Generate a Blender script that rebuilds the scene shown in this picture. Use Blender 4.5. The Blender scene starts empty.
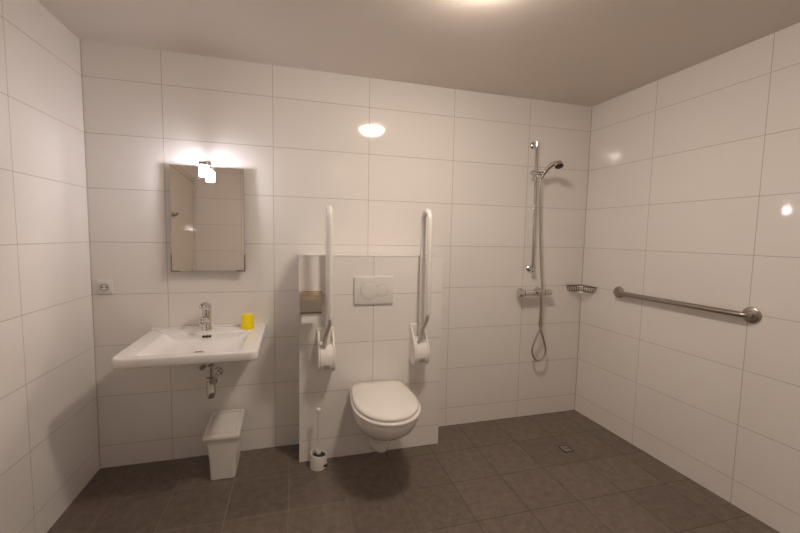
import bpy, bmesh, math, random
from mathutils import Vector, Matrix
PI = math.pi
sc = bpy.context.scene
COL = sc.collection
random.seed(3)

# ------------------------------------------------------------------ room data (metres)
XL, XR, AR = -0.384, 2.9454, -0.03643      # left wall, right wall at the back corner, its slight skew
YR = -2.36                                  # rear wall
H = 2.422
CAM = Vector((0.7312, -2.5191, 1.4003))
BX0, BX1, BY, BZ = 0.752, 1.661, -0.215, 1.275   # tiled boxing behind the toilet

# ------------------------------------------------------------------ materials
MATS = {}
def principled(name, color, rough=0.5, metal=0.0, **kw):
    if name in MATS: return MATS[name]
    m = bpy.data.materials.new(name); m.use_nodes = True
    b = m.node_tree.nodes['Principled BSDF']
    b.inputs['Base Color'].default_value = (*color, 1)
    b.inputs['Roughness'].default_value = rough
    b.inputs['Metallic'].default_value = metal
    for k, v in kw.items(): b.inputs[k.replace('_', ' ')].default_value = v
    MATS[name] = m
    return m

def noise_tint(m, scale, amt, detail=3, rough_amt=0.0):
    """small real-world variation in the colour and gloss of a surface (procedural)"""
    nt = m.node_tree; N = nt.nodes; L = nt.links
    b = N['Principled BSDF']
    geo = N.new('ShaderNodeNewGeometry')
    no = N.new('ShaderNodeTexNoise'); no.inputs['Scale'].default_value = scale; no.inputs['Detail'].default_value = detail
    L.new(geo.outputs['Position'], no.inputs['Vector'])
    c = b.inputs['Base Color'].default_value[:3]
    mr = N.new('ShaderNodeMapRange'); mr.inputs['To Min'].default_value = 1 - amt; mr.inputs['To Max'].default_value = 1 + amt
    L.new(no.outputs['Fac'], mr.inputs['Value'])
    vm = N.new('ShaderNodeVectorMath'); vm.operation = 'SCALE'; vm.inputs[0].default_value = c
    L.new(mr.outputs[0], vm.inputs['Scale']); L.new(vm.outputs[0], b.inputs['Base Color'])
    if rough_amt:
        r = b.inputs['Roughness'].default_value
        m2 = N.new('ShaderNodeMapRange'); m2.inputs['To Min'].default_value = r - rough_amt; m2.inputs['To Max'].default_value = r + rough_amt
        L.new(no.outputs['Fac'], m2.inputs['Value']); L.new(m2.outputs[0], b.inputs['Roughness'])
    return m

def tile_mat(name, du, ou, pu, dv, ov, pv, base, grout, gw, rough, vary=0.02, mottled=0.0, vmax=None, bump=0.0, grout2=None):
    """grid of tiles: u = dot(P,du)-ou with period pu, v = dot(P,dv)-ov with period pv"""
    m = bpy.data.materials.new(name); m.use_nodes = True
    nt = m.node_tree; N = nt.nodes; L = nt.links; b = N['Principled BSDF']
    geo = N.new('ShaderNodeNewGeometry')
    def math_(op, a, bb=None, clamp=False):
        n = N.new('ShaderNodeMath'); n.operation = op; n.use_clamp = clamp
        for i, x in enumerate((a, bb)):
            if x is None: continue
            if isinstance(x, (int, float)): n.inputs[i].default_value = x
            else: L.new(x, n.inputs[i])
        return n.outputs[0]
    def dist(d, o, p):
        v = N.new('ShaderNodeVectorMath'); v.operation = 'DOT_PRODUCT'; v.inputs[1].default_value = d
        L.new(geo.outputs['Position'], v.inputs[0])
        t = math_('DIVIDE', math_('SUBTRACT', v.outputs['Value'], o), p)
        fl = math_('FLOOR', t)
        fr = math_('SUBTRACT', t, fl)
        dd = math_('MULTIPLY', math_('MINIMUM', fr, math_('SUBTRACT', 1.0, fr)), p)
        return dd, fl, v.outputs['Value']
    du_, fu, _ = dist(du, ou, pu); dv_, fv, vv = dist(dv, ov, pv)
    if vmax is not None:   # the last joint before the wall would leave a sliver: the tiler cut it away
        dv_ = math_('ADD', dv_, math_('GREATER_THAN', vv, vmax))
    dm = math_('MINIMUM', du_, dv_)
    mask = N.new('ShaderNodeMapRange'); mask.interpolation_type = 'SMOOTHSTEP'
    mask.inputs['From Min'].default_value = gw * .5 - .0004; mask.inputs['From Max'].default_value = gw * .5 + .0006
    L.new(dm, mask.inputs['Value'])
    # tone of each tile
    cx = N.new('ShaderNodeCombineXYZ'); L.new(fu, cx.inputs[0]); L.new(fv, cx.inputs[1])
    wn = N.new('ShaderNodeTexWhiteNoise'); wn.noise_dimensions = '3D'; L.new(cx.outputs[0], wn.inputs['Vector'])
    tone = N.new('ShaderNodeMapRange'); tone.inputs['To Min'].default_value = 1 - vary; tone.inputs['To Max'].default_value = 1 + vary
    L.new(wn.outputs['Value'], tone.inputs['Value'])
    val = tone.outputs[0]
    if mottled:
        no = N.new('ShaderNodeTexNoise'); no.inputs['Scale'].default_value = 22; no.inputs['Detail'].default_value = 9; no.inputs['Roughness'].default_value = .72
        L.new(geo.outputs['Position'], no.inputs['Vector'])
        mo = N.new('ShaderNodeMapRange'); mo.inputs['From Min'].default_value = .3; mo.inputs['From Max'].default_value = .7
        mo.inputs['To Min'].default_value = 1 - mottled; mo.inputs['To Max'].default_value = 1 + mottled
        L.new(no.outputs['Fac'], mo.inputs['Value']); val = math_('MULTIPLY', val, mo.outputs[0])
        no2 = N.new('ShaderNodeTexNoise'); no2.inputs['Scale'].default_value = 160; no2.inputs['Detail'].default_value = 3
        L.new(geo.outputs['Position'], no2.inputs['Vector'])
        m3 = N.new('ShaderNodeMapRange'); m3.inputs['To Min'].default_value = 1 - mottled; m3.inputs['To Max'].default_value = 1 + mottled
        L.new(no2.outputs['Fac'], m3.inputs['Value']); val = math_('MULTIPLY', val, m3.outputs[0])
    sv = N.new('ShaderNodeVectorMath'); sv.operation = 'SCALE'; sv.inputs[0].default_value = base; L.new(val, sv.inputs['Scale'])
    mix = N.new('ShaderNodeMix'); mix.data_type = 'RGBA'
    mix.inputs['A'].default_value = (*grout, 1); L.new(sv.outputs[0], mix.inputs['B']); L.new(mask.outputs[0], mix.inputs['Factor'])
    if grout2:
        sx = N.new('ShaderNodeSeparateXYZ'); L.new(geo.outputs['Position'], sx.inputs[0])
        gx = N.new('ShaderNodeMapRange'); gx.interpolation_type = 'SMOOTHSTEP'; gx.inputs['From Min'].default_value = .8; gx.inputs['From Max'].default_value = 1.5
        L.new(sx.outputs[0], gx.inputs['Value'])
        gm = N.new('ShaderNodeMix'); gm.data_type = 'RGBA'; gm.inputs['A'].default_value = (*grout, 1); gm.inputs['B'].default_value = (*grout2, 1)
        L.new(gx.outputs[0], gm.inputs['Factor']); L.new(gm.outputs['Result'], mix.inputs['A'])
    L.new(mix.outputs['Result'], b.inputs['Base Color'])
    ro = N.new('ShaderNodeMapRange'); ro.inputs['To Min'].default_value = .8; ro.inputs['To Max'].default_value = rough
    L.new(mask.outputs[0], ro.inputs['Value']); L.new(ro.outputs[0], b.inputs['Roughness'])
    bp = N.new('ShaderNodeBump'); bp.inputs['Strength'].default_value = .5; bp.inputs['Distance'].default_value = .0008
    L.new(mask.outputs[0], bp.inputs['Height'])
    last = bp
    if bump:
        nb = N.new('ShaderNodeTexNoise'); nb.inputs['Scale'].default_value = 7; nb.inputs['Detail'].default_value = 1
        L.new(geo.outputs['Position'], nb.inputs['Vector'])
        b2 = N.new('ShaderNodeBump'); b2.inputs['Strength'].default_value = 1; b2.inputs['Distance'].default_value = bump
        L.new(nb.outputs['Fac'], b2.inputs['Height']); L.new(bp.outputs[0], b2.inputs['Normal']); last = b2
    L.new(last.outputs[0], b.inputs['Normal'])
    MATS[name] = m
    return m

TB, TG = (.80, .765, .73), (.47, .41, .36)
PW = .601
ard = (math.sin(AR), math.cos(AR), 0)
wt = dict(dv=(0, 0, 1), ov=.135, pv=.30, base=TB, grout=TG, gw=.0030, rough=.06, vary=.012, bump=.0003)
M_back = tile_mat('white wall tile back', (1, 0, 0), 0, PW, **wt)
M_left = tile_mat('white wall tile left', (0, 1, 0), -.575, PW, **wt)
M_right = tile_mat('white wall tile right', ard, -.537 + XR * math.sin(AR), PW, **wt)
M_rear = tile_mat('white wall tile rear', (1, 0, 0), .12, PW, **wt)
M_floor = tile_mat('dark floor tile', (1, 0, 0), .092, .3, (0, 1, 0), -.32, .302, (.150, .118, .095), (.24, .20, .165), .0038, .40, grout2=(.078, .060, .048),
                   vary=.10, mottled=.34, vmax=-.1)
M_paint = noise_tint(principled('painted plaster', (.70, .635, .575), .6), 3, .02)
M_ceram = principled('white glazed ceramic', (.80, .77, .735), .08, Coat_Weight=.3)
M_seat = principled('white duroplast', (.80, .76, .71), .16)
M_plast = principled('white plastic', (.74, .71, .67), .32)
M_lacq = principled('white lacquered metal', (.80, .765, .72), .2)
M_chrome = principled('chrome', (.66, .64, .62), .07, 1.0)
M_steel = noise_tint(principled('brushed steel', (.40, .36, .32), .30, 1.0), 60, .08)
M_link = principled('grey lacquered metal', (.52, .49, .45), .3)
M_wire = principled('steel wire', (.27, .23, .19), .28, 1.0)
M_hose = principled('metal shower hose', (.50, .45, .40), .30, 1.0)
M_black = principled('black plastic', (.02, .02, .02), .4)
M_dark = principled('dark recess', (.03, .028, .025), .6)
M_greyp = principled('grey plastic', (.30, .28, .26), .4)
M_yellow = principled('yellow plastic', (.93, .74, .0), .3)
M_paper = noise_tint(principled('toilet paper', (.80, .79, .78), .9), 80, .02)
M_door = noise_tint(principled('door paint', (.66, .60, .53), .07), 4, .02)
M_mirror = principled('mirror glass', (.93, .885, .83), .0, 1.0)
M_edge = principled('mirror edge', (.20, .18, .15), .2, .6)
M_cover = principled('brushed nickel cover', (.56, .47, .36), .2, 1.0)
M_sili = principled('silicone seam', (.50, .45, .40), .5)

def emit(name, col, s):
    m = bpy.data.materials.new(name); m.use_nodes = True
    b = m.node_tree.nodes['Principled BSDF']
    b.inputs['Base Color'].default_value = (.8, .8, .8, 1); b.inputs['Roughness'].default_value = .3
    b.inputs['Emission Color'].default_value = (*col, 1); b.inputs['Emission Strength'].default_value = s
    return m
M_ceilglow = emit('lit opal dome', (1.0, .865, .74), 150)
M_lampglow = emit('lit frosted glass', (1.0, .965, 1.06), 104)

# ------------------------------------------------------------------ mesh helpers
def obj(name, bm, mat, parent=None, smooth=True, label=None, angle=40, mats=None):
    me = bpy.data.meshes.new(name)
    bmesh.ops.recalc_face_normals(bm, faces=bm.faces)
    bm.to_mesh(me); bm.free()
    for m in (mats or [mat]): me.materials.append(m)
    o = bpy.data.objects.new(name, me); COL.objects.link(o)
    if smooth:
        for p in me.polygons: p.use_smooth = True
        me.set_sharp_from_angle(angle=math.radians(angle))
    if parent is not None:
        o.parent = parent
        o.matrix_parent_inverse = Matrix.Translation(-parent.location)
    if label: o['label'] = label
    return o

def thing(name, label, cat, loc, group=None):
    o = bpy.data.objects.new(name, None); COL.objects.link(o)
    o.location = loc; o.empty_display_size = .05
    o['label'] = label; o['category'] = cat
    if group: o['group'] = group
    return o
def tag(o, label, cat, group=None):
    o['label'] = label; o['category'] = cat
    if group: o['group'] = group
    return o
def struct(name, bm, mat, **kw):
    o = obj(name, bm, mat, **kw); o['kind'] = 'structure'; return o

def box(bm, lo, hi, bev=0, seg=2):
    lo, hi = Vector(lo), Vector(hi)
    r = bmesh.ops.create_cube(bm, size=1)
    vs = r['verts']
    c, s = (lo + hi) / 2, hi - lo
    for v in vs: v.co = Vector((v.co.x * s.x, v.co.y * s.y, v.co.z * s.z)) + c
    if bev:
        es = list({e for v in vs for e in v.link_edges})
        bmesh.ops.bevel(bm, geom=es, offset=bev, segments=seg, profile=.5, affect='EDGES')
    return bm
def hexa(bm, pts, bev=0, seg=2):
    """8 points: bottom loop 4, top loop 4"""
    vs = [bm.verts.new(p) for p in pts]
    fs = [(0, 3, 2, 1), (4, 5, 6, 7), (0, 1, 5, 4), (1, 2, 6, 5), (2, 3, 7, 6), (3, 0, 4, 7)]
    for f in fs: bm.faces.new([vs[i] for i in f])
    if bev:
        es = list({e for v in vs for e in v.link_edges})
        bmesh.ops.bevel(bm, geom=es, offset=bev, segments=seg, profile=.5, affect='EDGES')
    return bm
def rings(bm, rs, cap0=True, cap1=True, close=True):
    vr = [[bm.verts.new(p) for p in r] for r in rs]
    n = len(rs[0])
    for a, b in zip(vr, vr[1:]):
        for i in range(n if close else n - 1):
            j = (i + 1) % n
            bm.faces.new((a[i], a[j], b[j], b[i]))
    if cap0: bm.faces.new(list(reversed(vr[0])))
    if cap1: bm.faces.new(vr[-1])
    return bm
def frame_of(d):
    d = Vector(d).normalized()
    a = Vector((0, 0, 1)) if abs(d.z) < .9 else Vector((1, 0, 0))
    u = d.cross(a).normalized(); return u, d.cross(u).normalized()
def lathe(bm, prof, c, axis=(0, 0, 1), n=32, cap0=True, cap1=True):
    """prof: list of (radius, distance along the axis)"""
    c = Vector(c); ax = Vector(axis).normalized(); u, v = frame_of(ax)
    rs = [[c + ax * t + (u * math.cos(k * 2 * PI / n) + v * math.sin(k * 2 * PI / n)) * max(r, 1e-4) for k in range(n)] for r, t in prof]
    return rings(bm, rs, cap0, cap1)
def cyl(bm, a, b, r, n=24, bev=0):
    a, b = Vector(a), Vector(b); L_ = (b - a).length
    if bev: prof = [(r - bev, 0), (r - bev * .3, bev * .3), (r, bev), (r, L_ - bev), (r - bev * .3, L_ - bev * .3), (r - bev, L_)]
    else: prof = [(r, 0), (r, L_)]
    return lathe(bm, prof, a, b - a, n)
def catmull(pts, sub=8, closed=False):
    P = [Vector(p) for p in pts]; out = []
    n = len(P)
    for i in range(n if closed else n - 1):
        p0 = P[i - 1] if (i or closed) else P[0] * 2 - P[1]
        p1, p2 = P[i], P[(i + 1) % n]
        p3 = P[(i + 2) % n] if (i + 2 < n or closed) else P[-1] * 2 - P[-2]
        for k in range(sub):
            t = k / sub
            out.append(.5 * ((2 * p1) + (p2 - p0) * t + (2 * p0 - 5 * p1 + 4 * p2 - p3) * t * t + (3 * p1 - p0 - 3 * p2 + p3) * t ** 3))
    if not closed: out.append(P[-1])
    return out
def tube(bm, pts, r, n=16, radii=None, closed=False):
    P = [Vector(p) for p in pts]; m = len(P)
    T = []
    for i in range(m):
        if closed: d = P[(i + 1) % m] - P[i - 1]
        else: d = P[min(i + 1, m - 1)] - P[max(i - 1, 0)]
        T.append(d.normalized())
    u, _ = frame_of(T[0]); rs = []
    for i in range(m):
        u = (u - T[i] * u.dot(T[i])).normalized(); w = T[i].cross(u)
        rr = radii[i] if radii else r
        rs.append([P[i] + (u * math.cos(k * 2 * PI / n) + w * math.sin(k * 2 * PI / n)) * rr for k in range(n)])
    if closed: return rings(bm, rs + [rs[0]], False, False)
    return rings(bm, rs)
def rrect(x0, x1, y0, y1, r, z, k=6):
    """rounded rectangle loop, r = (front-left, front-right, back-right, back-left) or one radius; z number or function"""
    if not isinstance(r, tuple): r = (r,) * 4
    zf = z if callable(z) else (lambda x, y: z)
    cs = [(x0 + r[0], y0 + r[0], PI, r[0]), (x1 - r[1], y0 + r[1], 1.5 * PI, r[1]), (x1 - r[2], y1 - r[2], 0, r[2]), (x0 + r[3], y1 - r[3], .5 * PI, r[3])]
    out = []
    for cx, cy, a, rr in cs:
        for i in range(k + 1):
            t = a + i * PI / 2 / k
            x, y = cx + rr * math.cos(t), cy + rr * math.sin(t)
            out.append(Vector((x, y, zf(x, y))))
    return out
def new(): return bmesh.new()

# ------------------------------------------------------------------ the setting
T_ = .10
struct('floor', box(new(), (XL - T_, YR - 1.4, -T_), (XR + .35, .1, 0)), M_floor, smooth=False)
struct('ceiling', box(new(), (XL - T_, YR - T_, H), (XR + .35, .1, H + .08)), M_paint, smooth=False)
struct('wall_back', box(new(), (XL - T_, 0, 0), (XR + .35, T_, H)), M_back, smooth=False)
struct('wall_left', box(new(), (XL - T_, YR - T_, 0), (XL, 0, H)), M_left, smooth=False)
# right wall: a slab with the slight skew of the room
def rp(t, off, z): return Vector((XR + t * math.sin(AR) + off * math.cos(AR), t * math.cos(AR) - off * math.sin(AR), z))
L0 = -2.47
bm = hexa(new(), [rp(L0, 0, 0), rp(L0, T_, 0), rp(.0, T_, 0), rp(.0, 0, 0), rp(L0, 0, H), rp(L0, T_, H), rp(.0, T_, H), rp(.0, 0, H)])
struct('wall_right', bm, M_right, smooth=False)
# rear wall with the doorway the picture is taken from
DX0, DX1, DZ = .22, 1.22, 2.1
bm = new()
box(bm, (XL, YR - T_, 0), (DX0, YR, H)); box(bm, (DX1, YR - T_, 0), (XR + .08, YR, H)); box(bm, (DX0, YR - T_, DZ), (DX1, YR, H))
struct('wall_rear', bm, M_rear, smooth=False)
bm = new()
box(bm, (DX0 - .0, YR - T_ - .01, 0), (DX0 + .025, YR + .01, DZ)); box(bm, (DX1 - .025, YR - T_ - .01, 0), (DX1, YR + .01, DZ))
box(bm, (DX0 + .025, YR - T_ - .01, DZ - .025), (DX1 - .025, YR + .01, DZ))
struct('trim_1', bm, M_door, smooth=False)
# tiled boxing that hides the cistern
bm = box(new(), (BX0, BY, 0), (BX1, 0, BZ), .0015, 1)
struct('wall_cistern', bm, M_back, smooth=False)
# white edge strips along the top front edge and left edge of the boxing
bm = new()
box(bm, (BX0 - .002, BY - .002, BZ - .004), (BX1 + .002, BY + .010, BZ + .002), .001, 1)
box(bm, (BX0 - .002, BY - .002, 0), (BX0 + .004, BY + .008, BZ - .004), .001, 1)
struct('trim_2', bm, M_plast, smooth=False)
# thin silicone seams in the corners
bm = new()
tube(bm, [(XL + .001, -.001, 0), (XL + .001, -.001, H)], .0032, 8)
tube(bm, [rp(-.001, -.001, 0), rp(-.001, -.001, H)], .0032, 8)
struct('trim_3', bm, M_sili)
# door in the left wall, seen only in the mirror
bm = box(new(), (XL, -2.30, .005), (XL + .012, -1.42, 2.10), .002, 1)
d1 = struct('door_1', bm, M_door, smooth=False)
bm = new()
box(bm, (XL, -1.42, 0), (XL + .02, -1.36, 2.16)); box(bm, (XL, -2.355, 0), (XL + .02, -2.30, 2.16)); box(bm, (XL, -2.30, 2.10), (XL + .02, -1.42, 2.16))
struct('trim_4', bm, M_door, smooth=False)
bm = new(); box(bm, (XL + .012, -2.25, .93), (XL + .018, -2.21, 1.13), .002)
tube(bm, [(XL + .018, -2.23, 1.05), (XL + .06, -2.23, 1.05), (XL + .06, -2.12, 1.05)], .009, 12)
obj('door_handle', bm, M_steel, d1)
t = thing('coat_hook', 'dark metal coat hook on the door, seen only in the mirror', 'hook', (XL + .012, -1.56, 1.66))
obj('base_plate', box(new(), (XL + .012, -1.60, 1.63), (XL + .017, -1.52, 1.68), .002), M_greyp, t)
bm = new(); tube(bm, catmull([(XL + .017, -1.56, 1.655), (XL + .040, -1.56, 1.652), (XL + .052, -1.56, 1.660), (XL + .055, -1.56, 1.672)]), .009, 10)
obj('hook', bm, M_greyp, t)

# ------------------------------------------------------------------ ceiling lamp
CLX, CLY = 1.44, -1.135
t = thing('ceiling_lamp', 'round lit opal dome lamp on the ceiling, just above the picture', 'lamp', (CLX, CLY, H))
obj('base_ring', lathe(new(), [(.112, 0), (.114, -.004), (.114, -.012), (.110, -.014)], (CLX, CLY, H), n=48), M_plast, t)
prof = [(.108, -.012)] + [(.108 * math.cos(a), -.014 - .045 * math.sin(a)) for a in [i * PI / 2 / 10 for i in range(1, 11)]]
obj('lamp_shade', lathe(new(), prof, (CLX, CLY, H), n=48), M_ceilglow, t, angle=80)

# ------------------------------------------------------------------ mirror, its clips and lamp
MX0, MX1, MZ0, MZ1 = .038, .432, 1.172, 1.784
def my(z): return -.052 + (z - MZ0) / (MZ1 - MZ0) * .0190      # the bottom stands a little further out
def mslab(bm, x0, x1, z0, z1, f, b, bev=0):
    return hexa(bm, [(x0, my(z0) - f, z0), (x1, my(z0) - f, z0), (x1, my(z0) + b, z0), (x0, my(z0) + b, z0),
                     (x0, my(z1) - f, z1), (x1, my(z1) - f, z1), (x1, my(z1) + b, z1), (x0, my(z1) + b, z1)], bev)
t = thing('wall_mirror', 'frameless rectangular wall mirror above the washbasin', 'mirror', ((MX0 + MX1) / 2, 0, MZ0))
obj('mirror_glass', mslab(new(), MX0, MX1, MZ0, MZ1, 0, .001), M_mirror, t, smooth=False)
obj('backing', mslab(new(), MX0 - .0006, MX1 + .0006, MZ0 - .0006, MZ1 + .0006, -.0012, .006), M_edge, t, smooth=False)
for x, s in ((MX0, 1), (MX1, -1)):
    bm = new()
    mslab(bm, min(x - s * .005, x + s * .003), max(x - s * .005, x + s * .003), MZ0 - .006, MZ0 + .100, .003, .012)
    mslab(bm, min(x - s * .005, x + s * .045), max(x - s * .005, x + s * .045), MZ0 - .006, MZ0 + .003, .003, .012)
    cyl(bm, (x + s * .02, my(MZ0) + .010, MZ0 + .0), (x + s * .02, 0, MZ0 + .0), .006, 12)
    obj('clip', bm, M_steel, t, smooth=False)
bm = new()
cyl(bm, (.10, my(MZ1) + .004, MZ1 - .05), (.10, 0, MZ1 - .05), .01, 12); obj('spacer', bm, M_greyp, t)
bm = new(); cyl(bm, (.37, my(MZ1) + .004, MZ1 - .05), (.37, 0, MZ1 - .05), .01, 12); obj('spacer', bm, M_greyp, t)

LX, LY = .233, -.125
t = thing('mirror_lamp', 'lit frosted glass lamp on a chrome arm over the mirror top', 'lamp', (LX, 0, 1.80))
bm = new(); box(bm, (LX - .018, -.018, 1.789), (LX + .018, 0, 1.815), .003); obj('wall_plate', bm, M_chrome, t)
bm = new(); box(bm, (LX - .006, LY, 1.788), (LX + .006, -.018, 1.799), .002); obj('arm', bm, M_chrome, t)
bm = new(); box(bm, (LX - .021, LY - .022, 1.777), (LX + .021, LY + .022, 1.796), .003); obj('holder', bm, M_steel, t)
bm = new()
prof = [(.018, 1.778), (.0215, 1.772), (.023, 1.758), (.0255, 1.728), (.025, 1.719), (.021, 1.714), (.010, 1.712)]
lathe(bm, [(r, z) for r, z in prof], (LX, LY, 0), n=32)
obj('lamp_shade', bm, M_lampglow, t, angle=80)

# ------------------------------------------------------------------ power socket
t = thing('power_socket', 'square white earthed power socket on the wall left of the washbasin', 'socket', (-.318, 0, 1.078))
obj('frame', box(new(), (-.358, -.009, 1.038), (-.278, 0, 1.118), .003), M_plast, t)
bm = new(); box(bm, (-.346, -.0115, 1.050), (-.290, -.008, 1.106), .001)
obj('cover', bm, M_plast, t)
obj('socket_well', lathe(new(), [(.0215, -.0115), (.0210, -.0135), (.0195, -.0135), (.019, -.0118), (.001, -.0118)], (-.318, 0, 1.078), (0, 1, 0), 32), M_greyp, t)
obj('well_floor', lathe(new(), [(.0165, -.0118), (.0165, -.0122), (.001, -.0122)], (-.318, 0, 1.078), (0, 1, 0), 32), M_plast, t)
for s in (-1, 1):
    obj('earth_clip', box(new(), (-.321, -.0145, 1.078 + s * .0175 - .003), (-.315, -.0115, 1.078 + s * .0175 + .003), .0005), M_chrome, t)
bm = new()
for s in (-1, 1): cyl(bm, (-.318 + s * .0095, -.0129, 1.078), (-.318 + s * .0095, -.0120, 1.078), .0042, 12)
obj('contact_hole', bm, M_black, t)

# ------------------------------------------------------------------ washbasin
SX0, SX1, SY0, SZ = -.092, .553, -.585, .823
t = thing('washbasin', 'wide white ceramic washbasin hung on the wall under the mirror', 'washbasin', ((SX0 + SX1) / 2, 0, SZ - .13))
bm = new()
cr = (.055, .045, .012, .012)
def R(d, z, r=cr): return rrect(SX0 + d, SX1 - d, SY0 + d, -.001 - min(d, .001), tuple(max(.004, a - d * .6) for a in r), z)
BXa, BXb, BYa, BYb = .012, .466, -.540, -.150
def B(dl, dr, df, db, z, r): return rrect(BXa + dl, BXb - dr, BYa + df, BYb - db, r, z)
under = [rrect(.16, .34, -.36, -.15, .04, SZ - .110), rrect(.13, .38, -.38, -.10, .06, SZ - .104), rrect(.06, .44, -.44, -.06, .06, SZ - .074),
         rrect(SX0 + .03, SX1 - .03, SY0 + .03, -.012, .03, SZ - .050)]
outer = [R(.010, SZ - .049), R(.003, SZ - .046), R(.0, SZ - .038), R(.0, SZ - .010), R(.002, SZ - .004), R(.007, SZ - .0005), R(.012, SZ)]
inner = [B(-.012, -.012, -.012, -.008, SZ, .022), B(-.005, -.005, -.004, -.003, SZ - .0015, .020), B(0, 0, 0, 0, SZ - .005, .020),
         B(.014, .008, .008, .004, SZ - .014, .024), B(.030, .018, .018, .008, SZ - .027, .032), B(.050, .032, .034, .014, SZ - .037, .045),
         B(.085, .060, .066, .040, SZ - .045, .06), B(.125, .11, .10, .085, SZ - .051, .06), B(.165, .16, .13, .14, SZ - .055, .045)]
rings(bm, under + outer + inner)
# low upstand along the wall
box(bm, (SX0 + .002, -.024, SZ - .004), (SX1 - .002, -.001, SZ + .009), .004, 3)
for v in bm.verts:
    if v.co.x < .2: v.co.x += (.2 - v.co.x) / .29 * .011 * (-v.co.y / .585)
basin = obj('bowl', bm, M_ceram, t, angle=50)
bm = new(); lathe(bm, [(.024, 0), (.024, .003), (.020, .005), (.016, .003), (.001, .0025)], (.240, -.360, SZ - .0555), n=32)
obj('drain', bm, M_chrome, t, label='chrome drain in the bottom of the bowl')
bm = new()
for i in (-1, 0, 1): box(bm, (.237 + i * .0165 - .0070, -.1620, SZ - .027), (.237 + i * .0165 + .0070, -.150, SZ - .015), .0015)
obj('overflow', bm, M_dark, t, label='dark overflow slot under the tap')

# ------------------------------------------------------------------ tap
TX, TY = .222, -.078
t = thing('basin_tap', 'chrome single-lever tap at the back of the washbasin', 'tap', (TX, TY, SZ))
bm = new()
lathe(bm, [(.0285, SZ), (.0285, SZ + .004), (.0255, SZ + .008), (.0245, SZ + .07), (.0250, SZ + .115), (.0240, SZ + .125), (.01, SZ + .129)], (TX, TY, 0), n=32)
obj('body', bm, M_chrome, t)
bm = new()
P = catmull([(TX - .0, TY - .005, SZ + .055), (TX - .001, TY - .035, SZ + .066), (TX - .003, TY - .075, SZ + .074), (TX - .004, TY - .108, SZ + .073), (TX - .004, TY - .118, SZ + .064)])
n_ = len(P); tube(bm, P, .016, 20, [.021 - .005 * i / n_ for i in range(n_)])
cyl(bm, (TX - .004, TY - .112, SZ + .066), (TX - .004, TY - .113, SZ + .048), .0125, 20, .001)
obj('spout', bm, M_chrome, t)
bm = new()
lathe(bm, [(.0255, 0), (.0268, .006), (.0268, .020), (.022, .032), (.008, .038)], (TX, TY, SZ + .124), (0, -.12, 1), 32)
P = catmull([(TX, TY - .004, SZ + .150), (TX - .004, TY - .035, SZ + .160), (TX - .009, TY - .07, SZ + .158), (TX - .013, TY - .100, SZ + .146)])
n_ = len(P); tube(bm, P, .008, 16, [.015 - .007 * i / n_ for i in range(n_)])
obj('lever', bm, M_chrome, t)

# trap
t = thing('bottle_trap', 'chrome bottle trap with its pipe under the washbasin', 'drain trap', (.262, -.2, .46))
bm = new(); cyl(bm, (.262, -.2, .562), (.262, -.2, SZ - .106), .014, 20); lathe(bm, [(.020, 0), (.023, .004), (.023, .026), (.017, .030)], (.262, -.2, .640), n=24)
obj('down_pipe', bm, M_chrome, t)
bm = new()
lathe(bm, [(.012, .452), (.020, .455), (.0225, .462), (.0235, .480), (.0262, .482), (.0262, .500), (.0245, .503), (.0245, .556), (.0265, .558), (.0265, .572), (.016, .578)], (.262, -.2, 0), n=32)
obj('trap_cup', bm, M_chrome, t)
bm = new(); tube(bm, [(.268, -.2, .540), (.270, -.16, .538), (.268, -.1, .536), (.266, -.002, .536)], .0145, 20)
lathe(bm, [(.021, 0), (.021, .022)], (.269, -.176, .539), (.02, 1, 0), 24)
obj('outlet_pipe', bm, M_chrome, t)
obj('wall_flange', lathe(new(), [(.014, -.014), (.022, -.012), (.027, -.004), (.028, 0)], (.266, 0, .536), (0, 1, 0), 32), M_chrome, t)
# stop valve with its supply tube
t = thing('stop_valve', 'small chrome stop valve with a thin supply tube, left of the bottle trap', 'valve', (.190, 0, .59))
obj('wall_flange', lathe(new(), [(.012, -.012), (.020, -.010), (.024, -.003), (.024, 0)], (.190, 0, .590), (0, 1, 0), 24), M_chrome, t)
bm = new(); cyl(bm, (.190, -.01, .590), (.190, -.058, .590), .0105, 20, .001); cyl(bm, (.190, -.042, .590), (.190, -.042, .622), .008, 16)
obj('body', bm, M_chrome, t)
obj('knob', lathe(new(), [(.010, 0), (.0165, .003), (.0175, .016), (.014, .022), (.004, .023)], (.190, -.056, .590), (0, -1, 0), 8), M_greyp, t)
bm = new(); tube(bm, catmull([(.190, -.042, .620), (.190, -.044, .66), (.205, -.06, .72), (.215, -.062, SZ - .10)]), .005, 10)
obj('supply_tube', bm, M_chrome, t)

# cup
bm = new(); c0 = (.449, -.088, SZ)
lathe(bm, [(.0390, .0), (.0398, .002), (.0385, .006), (.0325, .082), (.031, .086), (.024, .0875), (.001, .0875)], c0, n=40, cap0=False)
lathe(bm, [(.0380, .0), (.0370, .006), (.0312, .081), (.023, .0855), (.001, .0855)], c0, n=40, cap0=False, cap1=True)
o = obj('drinking_cup', bm, M_yellow); tag(o, 'yellow plastic cup upside down on the right of the washbasin rim', 'cup')

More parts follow.
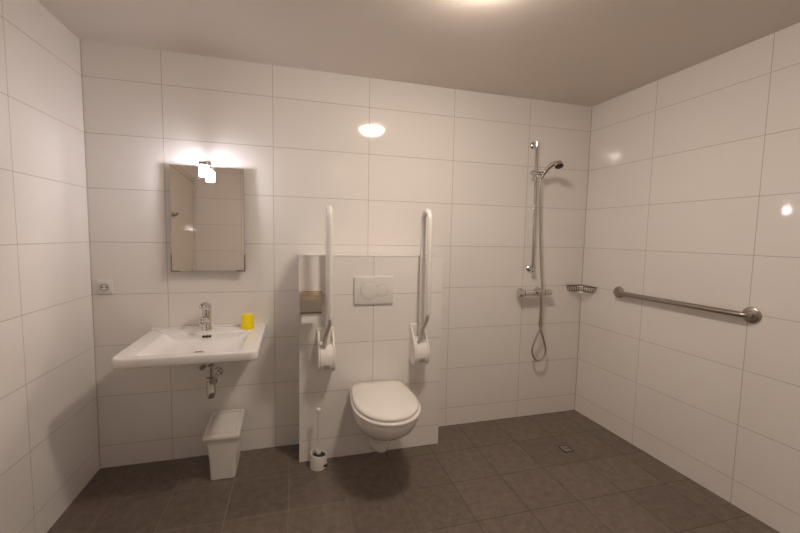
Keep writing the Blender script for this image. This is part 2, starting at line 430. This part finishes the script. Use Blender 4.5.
# ------------------------------------------------------------------ waste bin
t = thing('waste_bin', 'white plastic lidded waste bin on the floor below the washbasin', 'bin', (.33, -.17, 0))
bm = new()
def Q(x0, x1, y0, y1, z, r): return rrect(x0, x1, y0, y1, r, z)
rings(bm, [Q(.268, .388, -.276, -.070, .0, .012), Q(.264, .393, -.280, -.066, .004, .014), Q(.259, .401, -.288, -.060, .13, .014), Q(.246, .411, -.296, -.052, .245, .014), Q(.246, .411, -.296, -.052, .255, .014)])
obj('body', bm, M_plast, t)
def zl(b): return lambda x, y: b + (y + .30) * .125
bm = new()
rings(bm, [rrect(.238, .420, -.302, -.042, .010, zl(.244)), rrect(.232, .424, -.306, -.040, .012, zl(.250)), rrect(.232, .424, -.306, -.040, .012, zl(.262)),
           rrect(.236, .420, -.302, -.044, .012, zl(.268)), rrect(.252, .403, -.284, -.062, .008, zl(.270))] +
          [rrect(.254, .401, -.282, -.064, .007, zl(.261)), rrect(.262, .393, -.274, -.072, .006, zl(.261)), rrect(.265, .390, -.271, -.075, .006, zl(.270)), rrect(.272, .384, -.262, -.084, .006, zl(.271))])
obj('lid', bm, M_plast, t)

# ------------------------------------------------------------------ toilet brush
bx, by = .862, -.288
t = thing('toilet_brush', 'white toilet brush standing in its round holder on the floor', 'brush', (bx, by, 0))
def ztilt(b): return lambda x, y: b - (x - bx) * .16
bm = new()
def circ(r, z, n=40):
    f = z if callable(z) else (lambda x, y: z)
    return [Vector((bx + r * math.cos(a), by + r * math.sin(a), f(bx + r * math.cos(a), by + r * math.sin(a)))) for a in [k * 2 * PI / n for k in range(n)]]
rings(bm, [circ(.046, 0), circ(.0500, .003), circ(.0505, .03), circ(.0510, ztilt(.084)), circ(.0495, ztilt(.088)), circ(.0465, ztilt(.0885)), circ(.044, ztilt(.085)), circ(.043, .03)])
obj('holder', bm, M_plast, t)
bm = new(); lathe(bm, [(.030, .028), (.036, .034), (.041, .045), (.041, .066), (.036, .076), (.016, .082), (.006, .084)], (bx, by, 0), n=40)
obj('brush_head', bm, M_black, t)
bm = new(); tube(bm, [(bx, by, .085), (bx - .001, by, .345)], .0068, 16)
lathe(bm, [(.006, .083), (.013, .086), (.013, .100), (.0075, .112)], (bx, by, 0), n=24)
obj('handle', bm, M_plast, t)
obj('handle_cap', lathe(new(), [(.010, .343), (.0130, .344), (.0138, .347), (.0138, .362), (.012, .3645), (.004, .365)], (bx - .001, by, 0), n=24), M_seat, t)
bm = new(); r = bmesh.ops.create_cube(bm, size=1)
mt = Matrix.Translation((bx + .039, by - .036, .024)) @ Matrix.Rotation(math.radians(-43), 4, 'Z') @ Matrix.Rotation(math.radians(-22), 4, 'X') @ Matrix.Diagonal((.010, .028, .012, 1))
bmesh.ops.transform(bm, matrix=mt, verts=bm.verts); obj('holder_slot', bm, M_black, t, smooth=False, label='black slot at the foot of the holder')

# ------------------------------------------------------------------ toilet
TCX = 1.222
def dshape(yb, yf, hwb, hw, z, n=28, ex=2.3, rb=0.0):
    """egg outline: back at yb (half width hwb), widest hw, rounded front at yf, back corners rounded by rb"""
    ym = yb + (yf - yb) * .50
    side = []
    zf = z if callable(z) else (lambda x, y: z)
    if rb:
        for k in range(6):
            a = PI / 2 * (1 - k / 6); side.append((hwb - rb + rb * math.cos(a), yb - rb * .55 + rb * .55 * math.sin(a)))
        y0 = yb - rb * .55
    else: y0 = yb
    for k in range(8):
        s = k / 8; w = hwb + (hw - hwb) * math.sin(s * PI / 2)
        side.append((w, y0 + (ym - y0) * s))
    pts = list(side)
    for k in range(n + 1):
        a = k * PI / n
        c_, s_ = math.cos(a), math.sin(a)
        pts.append((hw * math.copysign(abs(c_) ** (2 / ex), c_), ym + (yf - ym) * abs(s_) ** (2 / ex)))
    pts += [(-x, y) for x, y in reversed(side)]
    return [Vector((TCX + x, y, zf(x, y))) for x, y in pts]
t = thing('wall_hung_toilet', 'white wall-hung toilet with closed lid on the tiled boxing', 'toilet', (TCX, BY, .10))
bm = new()
secs = [(.120, -.425, .048, .050), (.127, -.440, .056, .057), (.145, -.447, .074, .062), (.175, -.452, .096, .064), (.205, -.462, .114, .069), (.232, -.488, .127, .084),
        (.260, -.545, .138, .110), (.288, -.605, .146, .133), (.318, -.655, .152, .151), (.348, -.695, .158, .165), (.378, -.720, .163, .175),
        (.408, -.736, .167, .181), (.428, -.740, .169, .184), (.436, -.736, .166, .181)]
rings(bm, [dshape(BY - .001, yf, hb, hw, z, ex=2.15) for z, yf, hb, hw in secs])
obj('bowl', bm, M_ceram, t, angle=60)
bm = new()
rings(bm, [dshape(BY - .030, -.742, .170, .186, .437, ex=2.1, rb=.07), dshape(BY - .028, -.750, .173, .190, .442, ex=2.1, rb=.07), dshape(BY - .028, -.751, .173, .191, .452, ex=2.1, rb=.07), dshape(BY - .030, -.747, .170, .188, .457, ex=2.1, rb=.07)])
obj('seat', bm, M_seat, t, angle=60)
bm = new()
def Dl(y0, y1, a, c, z, rb): return dshape(y0, y1, a, c, z, ex=2.1, rb=rb)
rings(bm, [Dl(BY - .020, -.725, .158, .174, .4585, .10), Dl(BY - .012, -.735, .164, .181, .462, .105), Dl(BY - .010, -.737, .165, .182, .470, .105), Dl(BY - .014, -.731, .161, .178, .477, .105),
           Dl(BY - .026, -.714, .148, .163, .482, .10), Dl(BY - .08, -.64, .105, .115, .4865, .06), Dl(BY - .15, -.54, .05, .055, .488, .03)])
obj('lid', bm, M_seat, t, angle=60)
for s in (-1, 1):
    bm = new(); cyl(bm, (TCX + s * .075 - .028, BY - .022, .450), (TCX + s * .075 + .028, BY - .022, .450), .012, 20, .002)
    cyl(bm, (TCX + s * .075, BY - .022, .434), (TCX + s * .075, BY - .022, .445), .013, 20)
    obj('hinge', bm, M_plast, t)

# flush plate
t = thing('flush_plate', 'white dual flush plate with two round buttons above the toilet', 'flush plate', (1.2015, BY, .973))
bm = box(new(), (1.0775, BY - .012, .974), (1.3255, BY - .0005, 1.146), .004, 3)
obj('plate', bm, M_plast, t)
fp = BY - .012
obj('button_gap', lathe(new(), [(.0556, 0), (.0556, .0003), (.054, .0004)], (1.171, fp, 1.059), (0, -1, 0), 48), M_greyp, t)
obj('button', lathe(new(), [(.0542, 0), (.0540, .0012), (.0525, .0018), (.020, .0016), (.001, .0015)], (1.171, fp, 1.059), (0, -1, 0), 48), M_plast, t)
obj('button_gap', lathe(new(), [(.0375, 0), (.0375, .0003), (.036, .0004)], (1.252, fp, 1.059), (0, -1, 0), 40), M_greyp, t)
obj('button', lathe(new(), [(.0362, 0), (.0360, .0014), (.0345, .0020), (.015, .0018), (.001, .0017)], (1.252, fp, 1.059), (0, -1, 0), 40), M_plast, t)

# ------------------------------------------------------------------ paper holder and roll
PX0, PX1, PZ = .755, .876, 1.004
t = thing('paper_holder', 'brushed metal toilet paper holder on the left edge of the boxing', 'paper holder', ((PX0 + PX1) / 2, BY, PZ))
py = BY - .062
bm = new()
arc = [(BY - .001, PZ + .055), (BY - .030, PZ + .057), (py - .015, PZ + .052), (py - .045, PZ + .036), (py - .056, PZ + .008), (py - .060, PZ - .022), (py - .061, PZ - .048), (py - .056, PZ - .056)]
A = catmull([(0, y, z) for y, z in arc], 6)
front = [[Vector((x, p.y, p.z)) for p in A] for x in (PX0, PX1)]
inn = [[Vector((x, p.y + .0015, p.z - .0015)) for p in A] for x in (PX1, PX0)]
rings(bm, [front[0], front[1], inn[0], inn[1], front[0]], False, False, close=False)
obj('cover', bm, M_cover, t)
bm = new()
box(bm, (PX0, BY - .004, PZ - .02), (PX1 + .009, BY, PZ + .058), .001, 1)
for x in (PX1 + .001, ):
    hexa(bm, [(x, py - .012, PZ - .014), (x + .007, py - .012, PZ - .014), (x + .007, BY - .004, PZ - .02), (x, BY - .004, PZ - .02),
              (x, py - .012, PZ + .012), (x + .007, py - .012, PZ + .012), (x + .007, BY - .004, PZ + .055), (x, BY - .004, PZ + .055)])
cyl(bm, (PX0 + .004, py, PZ), (PX1 + .004, py, PZ), .006, 12)
obj('bracket', bm, M_cover, t)
bm = new()
lathe(bm, [(.020, 0), (.048, 0), (.050, .002), (.050, .104), (.048, .106), (.020, .106), (.020, 0)], (PX0 + .006, py, PZ - .012), (1, 0, 0), 48, False, False)
sh = [(py - .048, PZ - .012), (py - .0505, PZ - .035), (py - .050, PZ - .085), (py - .049, PZ - .112)]
A = catmull([(0, y, z) for y, z in sh], 4)
rings(bm, [[Vector((PX0 + .007, p.y, p.z)) for p in A], [Vector((PX0 + .105, p.y, p.z)) for p in A], [Vector((PX0 + .105, p.y + .001, p.z)) for p in A], [Vector((PX0 + .007, p.y + .001, p.z)) for p in A],
           [Vector((PX0 + .007, p.y, p.z)) for p in A]], False, False, close=False)
o = obj('toilet_roll', bm, M_paper); tag(o, 'white toilet paper roll hanging in the metal holder, one sheet down', 'toilet paper')

# ------------------------------------------------------------------ fold-up grab rails
def grab_rail(cx, label):
    t = thing('folding_grab_rail', label, 'grab rail', (cx, BY, .59), 'white fold-up grab rails beside the toilet')
    x0, x1, z0, z1 = cx - .053, cx + .053, .580, .838
    bm = box(new(), (x0, BY - .012, z0), (x1, BY, z1), .005, 3)
    obj('mounting_plate', bm, M_lacq, t)
    for s in (-1, 1):
        xs = cx + s * .043
        prof = [(BY - .010, z0 + .020), (BY - .060, z0 + .010), (BY - .098, z0 + .022), (BY - .116, z0 + .060), (BY - .114, z0 + .105), (BY - .092, z0 + .150), (BY - .058, z0 + .190), (BY - .030, z0 + .225), (BY - .010, z0 + .240)]
        A = catmull([(0, y, z) for y, z in prof], 4)
        bm = new(); w = .006
        rings(bm, [[Vector((xs + d, p.y, p.z)) for p in A] for d in (-w + .001, -w, w, w - .001)])
        obj('side_cheek', bm, M_lacq, t, angle=30)
    bm = new()
    prof = [(BY - .012, z0 + .035), (BY - .060, z0 + .024), (BY - .104, z0 + .032), (BY - .118, z0 + .070), (BY - .110, z0 + .120), (BY - .078, z0 + .160), (BY - .040, z0 + .172), (BY - .012, z0 + .175)]
    A = catmull([(0, y, z) for y, z in prof], 4)
    rings(bm, [[Vector((cx + x, p.y, p.z)) for p in A] for x in (-.036, -.031, .031, .036)])
    obj('hinge_block', bm, M_lacq, t)
    obj('release_catch', box(new(), (cx - .017, BY - .122, z0 + .038), (cx + .017, BY - .100, z0 + .062), .003), M_greyp, t, label='grey release catch')
    # bent tube loop, folded up
    tx = cx + .010
    yb, yf, zt, r = BY - .050, BY - .172, 1.492, .016
    c = (yb + yf) / 2; rad = (yb - yf) / 2
    pts = [(tx, yb, z0 + .12), (tx, yb, .9), (tx, yb, 1.2), (tx, yb, zt)]
    pts += [(tx, c + rad * math.cos(a), zt + rad * math.sin(a)) for a in [i * PI / 12 for i in range(1, 12)]]
    pts += [(tx, yf, zt), (tx, yf, 1.2), (tx, yf, .945), (tx, yf + .004, .925)]
    bm = new(); tube(bm, pts, r, 20)
    obj('tube', bm, M_lacq, t, angle=80)
    bm = new(); tube(bm, catmull([(tx, yf, .958), (tx, yf + .004, .925), (tx, yf + .024, .885), (cx - .004, BY - .105, .815), (cx - .014, BY - .090, z0 + .165)], 6), .0115, 16)
    obj('lower_link', bm, M_link, t)
    return t
grab_rail(.907, 'left white fold-up grab rail, folded upright between paper holder and toilet')
grab_rail(1.493, 'right white fold-up grab rail, folded upright right of the flush plate')

# ------------------------------------------------------------------ shower
t = thing('shower_rail', 'vertical chrome shower rail with wall brackets and slider', 'shower rail', (2.44, 0, 1.17))
def rx(z): return 2.452 - (z - 1.172) * .0165
bm = new(); cyl(bm, (rx(1.15), -.05, 1.150), (rx(2.105), -.05, 2.105), .0115, 24, .002); obj('rail', bm, M_chrome, t)
for z in (1.172, 2.088):
    bm = new(); lathe(bm, [(.024, 0), (.024, -.006), (.018, -.012), (.0125, -.016), (.0125, -.043)], (rx(z), 0, z), (0, 1, 0), 28)
    lathe(bm, [(.0165, -.016), (.0165, .016)], (rx(z), -.05, z), (0, 0, 1), 24)
    obj('wall_bracket', bm, M_chrome, t)
bm = new()
zs = 1.876
lathe(bm, [(.016, -.022), (.019, -.020), (.019, .020), (.016, .022)], (rx(zs), -.05, zs), (0, 0, 1), 24)
lathe(bm, [(.010, -.054), (.017, -.051), (.017, -.030), (.013, -.026), (.013, .026), (.016, .030), (.019, .044)], (rx(zs), -.072, zs), (1, 0, 0), 24)
obj('slider', bm, M_chrome, t)
t = thing('hand_shower', 'chrome hand shower in the slider of the shower rail, face down', 'shower head', (2.478, -.09, 1.87))
bm = new()
P = catmull([(2.472, -.082, 1.848), (2.478, -.097, 1.872), (2.487, -.120, 1.900), (2.496, -.146, 1.922), (2.508, -.170, 1.935), (2.520, -.190, 1.934)], 6)
n_ = len(P); tube(bm, P, .013, 20, [.0135 + .004 * math.sin(i / n_ * PI * .9) for i in range(n_)])
obj('handle', bm, M_chrome, t)
hd = Vector((-.08, -.50, -1)).normalized()
hc = Vector((2.524, -.185, 1.942))
obj('head', lathe(new(), [(.008, -.004), (.021, 0), (.0285, .010), (.0305, .030), (.0300, .036)], hc, hd, 32), M_chrome, t)
obj('spray_face', lathe(new(), [(.0285, 0), (.0285, .004), (.024, .0055), (.001, .006)], hc + hd * .035, hd, 32), M_black, t)
t0 = [(2.470, -.080, 1.852), (2.458, -.082, 1.815), (2.460, -.080, 1.72), (2.466, -.078, 1.66), (2.484, -.070, 1.464), (2.496, -.080, 1.241), (2.500, -.102, 1.060), (2.499, -.106, .990), (2.502, -.102, .940), (2.514, -.090, .827),
      (2.522, -.088, .740), (2.483, -.086, .650), (2.456, -.084, .560), (2.478, -.082, .496), (2.519, -.080, .472), (2.560, -.078, .492), (2.581, -.077, .552), (2.556, -.073, .645), (2.521, -.070, .740), (2.525, -.066, .822), (2.526, -.065, .965)]
bm = new(); P = catmull(t0, 10)
tube(bm, P, .0072, 14)
o = obj('shower_hose', bm, M_hose, angle=80); tag(o, 'ribbed metal shower hose hanging in a teardrop loop below the mixer', 'hose')
t = thing('shower_mixer', 'chrome thermostatic bar mixer on the wall below the shower rail', 'mixer tap', (2.46, 0, .99))
MZ, MY = .993, -.065
obj('bar', lathe(new(), [(.020, 0), (.0235, .003), (.0235, .165), (.021, .168)], (2.377, MY, MZ), (1, 0, 0), 32), M_chrome, t)
obj('knob', lathe(new(), [(.022, 0), (.0285, .003), (.0295, .010), (.0285, .040), (.023, .044)], (2.328, MY, MZ), (1, 0, 0), 28), M_chrome, t)
obj('knob', lathe(new(), [(.021, 0), (.0235, .002), (.0235, .018), (.0210, .020), (.0210, .030), (.0235, .032), (.0220, .060), (.017, .064)], (2.547, MY, MZ), (1, 0, 0), 28), M_chrome, t)
for x in (2.385, 2.535):
    bm = new(); lathe(bm, [(.031, 0), (.031, -.004), (.026, -.010), (.0145, -.012), (.0145, -.055)], (x, 0, MZ + (0 if x < 2.4 else .004)), (0, 1, 0), 32)
    obj('wall_union', bm, M_chrome, t)
bm = new(); lathe(bm, [(.013, 0), (.013, .010), (.009, .016), (.002, .017)], (2.484, MY, MZ + .018), (0, 0, 1), 20); obj('stop_button', bm, M_chrome, t)
bm = new(); cyl(bm, (2.526, MY, MZ - .040), (2.526, MY, MZ - .015), .0115, 18); obj('outlet', bm, M_chrome, t)

# corner basket
t = thing('corner_basket', 'small steel wire basket in the corner beside the shower', 'basket', (2.93, -.05, 1.0))
zt, zb = 1.036, .994
a0, a1, ac = Vector((2.797, -.006, zt)), Vector((2.942, -.158, zt)), Vector((2.938, -.006, zt))
def fr(k, zz, inset=0):
    p = a0.lerp(a1, k); mid = Vector((-.707, -.707, 0)) * (.020 * math.sin(k * PI))
    q = p + mid
    q = q.lerp(Vector((ac.x, ac.y, zt)), inset); q.z = zz
    return q
bm = new()
tube(bm, [fr(k / 12, zt) for k in range(13)], .0032, 8); tube(bm, [a0, ac, a1], .0032, 8)
obj('rim', bm, M_wire, t)
bm = new()
tube(bm, [fr(k / 12, zb, .12) for k in range(13)], .0022, 8)
c2 = Vector((ac.x - .004, ac.y - .004, zb)); tube(bm, [fr(0, zb, .12), c2, fr(1, zb, .12)], .0022, 8)
for k in range(1, 10):
    tube(bm, [fr(k / 10, zb, .12), c2.lerp(fr(0 if k < 5 else 1, zb, .12), abs(k - 5) / 5)], .0019, 6)
for k in range(0, 13): tube(bm, [fr(k / 12, zt), fr(k / 12, zb, .12)], .0019, 6)
for k in range(1, 6):
    for e in (a0, a1):
        p = ac.lerp(e, k / 6); q = c2.lerp(fr(0 if e is a0 else 1, zb, .12), k / 6); tube(bm, [p, q], .0019, 6)
obj('wire_basket', bm, M_wire, t)

# grab bar on the right wall
t = thing('grab_bar', 'brushed steel grab bar fixed along the right wall', 'grab bar', rp(-.75, 0, 1.03))
g0, g1, gz = -.354, -1.155, 1.030
bm = new(); off = -.046
pts = [rp(g0, -.002, gz), rp(g0, off * .6, gz)] + catmull([rp(g0, off * .6, gz), rp(g0 - .006, off * .88, gz), rp(g0 - .026, off, gz)], 6)[1:] + \
      [rp(g0 - .1, off, gz), rp((g0 + g1) / 2, off, gz), rp(g1 + .1, off, gz)] + catmull([rp(g1 + .026, off, gz), rp(g1 + .006, off * .88, gz), rp(g1, off * .6, gz)], 6) + [rp(g1, -.002, gz)]
tube(bm, pts, .0155, 24); obj('bar', bm, M_steel, t, angle=80)
nx = rp(0, -1, 0) - rp(0, 0, 0)
for g in (g0, g1):
    obj('wall_flange', lathe(new(), [(.041, 0), (.042, .003), (.040, .010), (.034, .014), (.017, .015)], rp(g, 0, gz), nx, 40), M_steel, t)

# floor drain
t = thing('floor_drain', 'small square metal floor drain in the shower area', 'drain', (2.473, -.480, 0))
obj('drain_frame', box(new(), (2.436, -.518, 0), (2.510, -.442, .0022), .001, 1), M_dark, t)
obj('grate', box(new(), (2.447, -.507, 0), (2.499, -.453, .0038), .001, 1), M_greyp, t)
bm = new()
for k in range(-2, 3): box(bm, (2.473 + k * .009 - .0018, -.480 - .018, .0036), (2.473 + k * .009 + .0018, -.480 + .018, .0044))
obj('slot', bm, M_dark, t, smooth=False)

# ------------------------------------------------------------------ dim hallway light through the doorway
w = bpy.data.worlds.new('hall'); sc.world = w; w.use_nodes = True
w.node_tree.nodes['Background'].inputs[0].default_value = (1.0, .90, .82, 1)
w.node_tree.nodes['Background'].inputs[1].default_value = .25

# ------------------------------------------------------------------ camera
cd = bpy.data.cameras.new('camera'); cam = bpy.data.objects.new('camera', cd); COL.objects.link(cam)
r_, u_, f_ = Vector((.964, -.266, .019)), Vector((.003, .082, .997)), Vector((.266, .961, -.08))
yaw, pit, rol = .27037, -.08045, .01878
f_ = Vector((math.sin(yaw) * math.cos(pit), math.cos(yaw) * math.cos(pit), math.sin(pit)))
rr = Vector((math.cos(yaw), -math.sin(yaw), 0)); uu = rr.cross(f_)
r_ = rr * math.cos(rol) + uu * math.sin(rol); u_ = uu * math.cos(rol) - rr * math.sin(rol)
m3 = Matrix((r_, u_, -f_)).transposed()
cam.matrix_world = Matrix.Translation(CAM) @ m3.to_4x4()
cd.sensor_width = 36; cd.lens = 378.67 / 800 * 36; cd.clip_start = .02
sc.camera = cam

sc.view_settings.view_transform = 'Standard'; sc.view_settings.look = 'None'
sc.view_settings.exposure = 0.0; sc.view_settings.gamma = 1; sc.view_settings.use_curve_mapping = False
cy = sc.cycles
cy.max_bounces = 10; cy.diffuse_bounces = 6; cy.glossy_bounces = 6
cy.use_denoising = True; cy.sample_clamp_indirect = 0
cy.caustics_reflective = True; cy.blur_glossy = 0.0
cy.use_guiding = True
